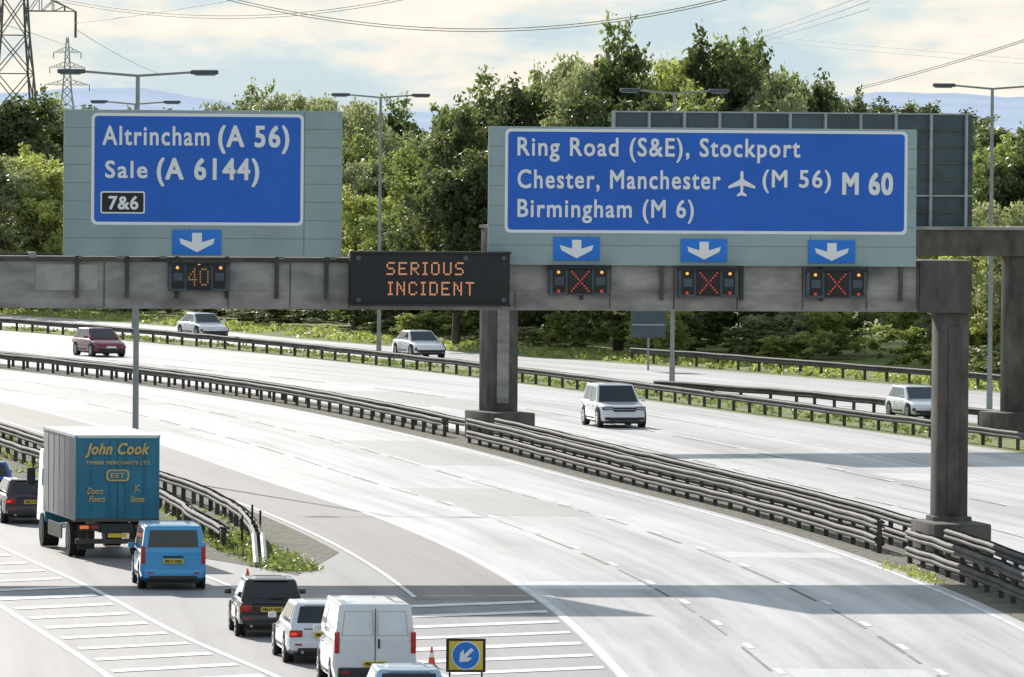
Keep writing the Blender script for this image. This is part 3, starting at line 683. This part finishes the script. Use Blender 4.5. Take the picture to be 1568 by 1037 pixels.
def put_tree(u,y,vtop,width,k):
    P=D(u,vtop,y); h=P.z; ob=bpy.data.objects.new('broadleaf_tree',TV[k]); scene.collection.objects.link(ob)
    ob.location=(P.x,y,0); ob.scale=(width/9.8,width/9.8,h/14.1); ob.rotation_euler=(0,0,random.uniform(0,6.28))
for t in [(-30,560,165,13,1),(18,560,152,11,1),(70,590,162,11,0),(0,525,232,9,2),(45,530,228,9,3),(88,525,245,9,3),
 (130,600,180,13,0),(190,585,182,13,1),(250,600,182,13,0),(305,585,180,11,1),(348,570,158,8,2),
 (372,560,148,8,2),(412,570,142,8,0),(458,560,134,9,2),(505,565,140,9,2),(548,570,146,8,2),(590,575,162,8,0),(625,560,192,7,2),(660,570,210,7,2),
 (535,505,215,9,0),(575,500,240,8,2),(620,500,222,8,3),(650,485,265,8,3),(545,490,290,7,3),(600,480,320,7,3),
 (700,470,168,7,1),(745,485,128,9,0),(800,480,140,9,1),(855,480,122,8,0),(700,455,260,8,1),(770,455,230,9,1),
 (893,470,84,7,2),(925,475,70,8,2),(968,470,52,8,0),(1015,475,78,7,2),(1065,470,68,8,3),(1110,470,66,9,1),(1155,468,75,8,0),(1195,466,96,7,2),(1228,470,126,6,1),(1262,480,134,7,1),(1292,490,152,6,1),
 (950,450,150,10,1),(1060,445,150,10,0),(1170,445,170,10,1),(1280,445,200,9,0),(1400,445,205,9,1),
 (1340,900,168,14,1),(1385,900,163,15,1),(1430,900,166,14,0),(1475,850,180,14,1),(1520,800,190,14,0),(1570,700,196,14,1),
 (1495,430,225,7,0),(1535,425,215,8,3),(1575,420,210,8,0),(1515,410,330,6,3),(1558,405,300,6,2)]: put_tree(*t)
def put_shrub(x,y,h,wd,k):
    ob=bpy.data.objects.new('roadside_shrub',SV[k]); scene.collection.objects.link(ob)
    ob.location=(x,y,0); ob.scale=(wd/6,wd/6,h/5.2); ob.rotation_euler=(0,0,random.uniform(0,6.28))
z=352; i=0
while z<575:
    x=FE(z); i+=1
    for (d,hm,ev) in ((9,2.2,1),(14,4.4,1),(20,7,3)):
        if i%ev: continue
        if d<10 and z>455: hm=1.3
        put_shrub(x+d+random.uniform(-2,2),z+random.uniform(-2,2)+d*.3,hm*random.uniform(.6,1.3),random.uniform(4.5,7)*(1 if d<15 else 1.4),random.choice([0,1,2,3,3,1] if z>430 else [0,2,2,0,1,3]))
    z+=5.0
def weeds(name,fn,z0,z1,n,spread,size,hmax,mat,gap=.18):
    zs=rng.uniform(z0,z1,n//14); C=[];
    for zz in zs:
        x=fn(zz)+np.clip(rng.normal(),-1.3,1.3)*spread; k=14; hh=hmax*rng.uniform(.3,1)
        C.append(np.stack([x+rng.normal(size=k)*gap,zz+rng.normal(size=k)*.3,np.abs(rng.normal(size=k))*hh*.4+.02],1))
    C=np.concatenate(C); V,Fq,t=leaves(C,size*rng.uniform(.6,1.4,len(C)),rng.uniform(0,1,len(C)))
    me=quads_mesh(name,V,Fq,np.zeros(len(Fq)),t,[mat]); ob=bpy.data.objects.new(name,me); scene.collection.objects.link(ob)
weeds('central_reserve_weeds',lambda z:CB(z)-1.3,225,235,500,.2,.06,.2,LM[3],.1)
weeds('verge_weeds',lambda z:(isl_l(z)+isl_r(z))/2,229,250,4800,.45,.08,.35,LM[3],.12)
weeds('verge_weeds',lambda z:(isl_l(z)+isl_r(z))/2,250,420,4000,.9,.10,.35,LM[3])
weeds('roadside_grass_tufts',lambda z:FE(z)+4.2,350,570,14000,2.2,.16,.35,LM[3])
weeds('roadside_grass_tufts',lambda z:OB(z)+1.4,300,560,5000,.6,.12,.25,LM[3])
# ------------------------------------------------------------------ distant hills
m,nt,b=new_mat('hazy_hills'); n=noise(nt,.002,5,mapscale=(1,1,4)); nt.links.new(ramp(nt,n,[(.35,(.25,.36,.52)),(.65,(.33,.44,.60))]),b.inputs['Base Color']); b.inputs['Roughness'].default_value=1; M['hill']=m  # blue-grey base colour carries the distance haze
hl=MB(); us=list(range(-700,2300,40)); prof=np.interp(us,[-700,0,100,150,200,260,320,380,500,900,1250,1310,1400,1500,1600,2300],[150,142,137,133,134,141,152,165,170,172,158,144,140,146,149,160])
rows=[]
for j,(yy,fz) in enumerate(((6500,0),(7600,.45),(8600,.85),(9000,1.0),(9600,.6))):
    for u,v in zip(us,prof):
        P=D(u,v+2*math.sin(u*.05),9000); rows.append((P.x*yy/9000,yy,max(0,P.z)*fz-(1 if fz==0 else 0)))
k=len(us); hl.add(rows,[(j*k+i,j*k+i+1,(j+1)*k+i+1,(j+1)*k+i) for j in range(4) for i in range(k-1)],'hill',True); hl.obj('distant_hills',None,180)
# ------------------------------------------------------------------ light
EL=rad(24); az=math.atan2(-.30,.95)
sd=Vector((math.sin(az)*math.cos(EL),math.cos(az)*math.cos(EL),math.sin(EL)))
sl=bpy.data.lights.new('sun','SUN'); sl.energy=5.0; sl.angle=rad(.53); sl.color=(1,.945,.87)
so=bpy.data.objects.new('sun',sl); scene.collection.objects.link(so); so.rotation_euler=(-sd).to_track_quat('-Z','Y').to_euler()
w=bpy.data.worlds.new('World'); scene.world=w; w.use_nodes=True; nt=w.node_tree; bg=nt.nodes['Background']; bg.inputs[1].default_value=.15
sky=nt.nodes.new('ShaderNodeTexSky'); sky.sky_type='NISHITA'; sky.sun_disc=False; sky.sun_elevation=EL; sky.sun_rotation=az; sky.dust_density=.6
tc=nt.nodes.new('ShaderNodeTexCoord'); mp=nt.nodes.new('ShaderNodeMapping'); mp.inputs['Scale'].default_value=(1,1,3.0); mp.inputs['Location'].default_value=(.3,.1,.02); nt.links.new(tc.outputs['Generated'],mp.inputs[0])
n=nt.nodes.new('ShaderNodeTexNoise'); n.inputs['Scale'].default_value=46; n.inputs['Detail'].default_value=7; n.inputs['Roughness'].default_value=.55; nt.links.new(mp.outputs[0],n.inputs[0])
cc=ramp(nt,n.outputs[0],[(.38,(3.0,4.35,5.2)),(.47,(4.0,4.95,5.35)),(.54,(5.4,5.5,5.3)),(.64,(6.3,6.05,5.6))])
sx=nt.nodes.new('ShaderNodeSeparateXYZ'); nt.links.new(tc.outputs['Generated'],sx.inputs[0])
mr=nt.nodes.new('ShaderNodeMapRange'); nt.links.new(sx.outputs[2],mr.inputs[0]); mr.inputs[1].default_value=.02; mr.inputs[2].default_value=.6; mr.inputs[3].default_value=.94; mr.inputs[4].default_value=.45
nt.links.new(mixc(nt,mr.outputs[0],sky.outputs[0],cc),bg.inputs[0])
scene.view_settings.view_transform='Standard'; scene.view_settings.look='None'; scene.view_settings.exposure=0
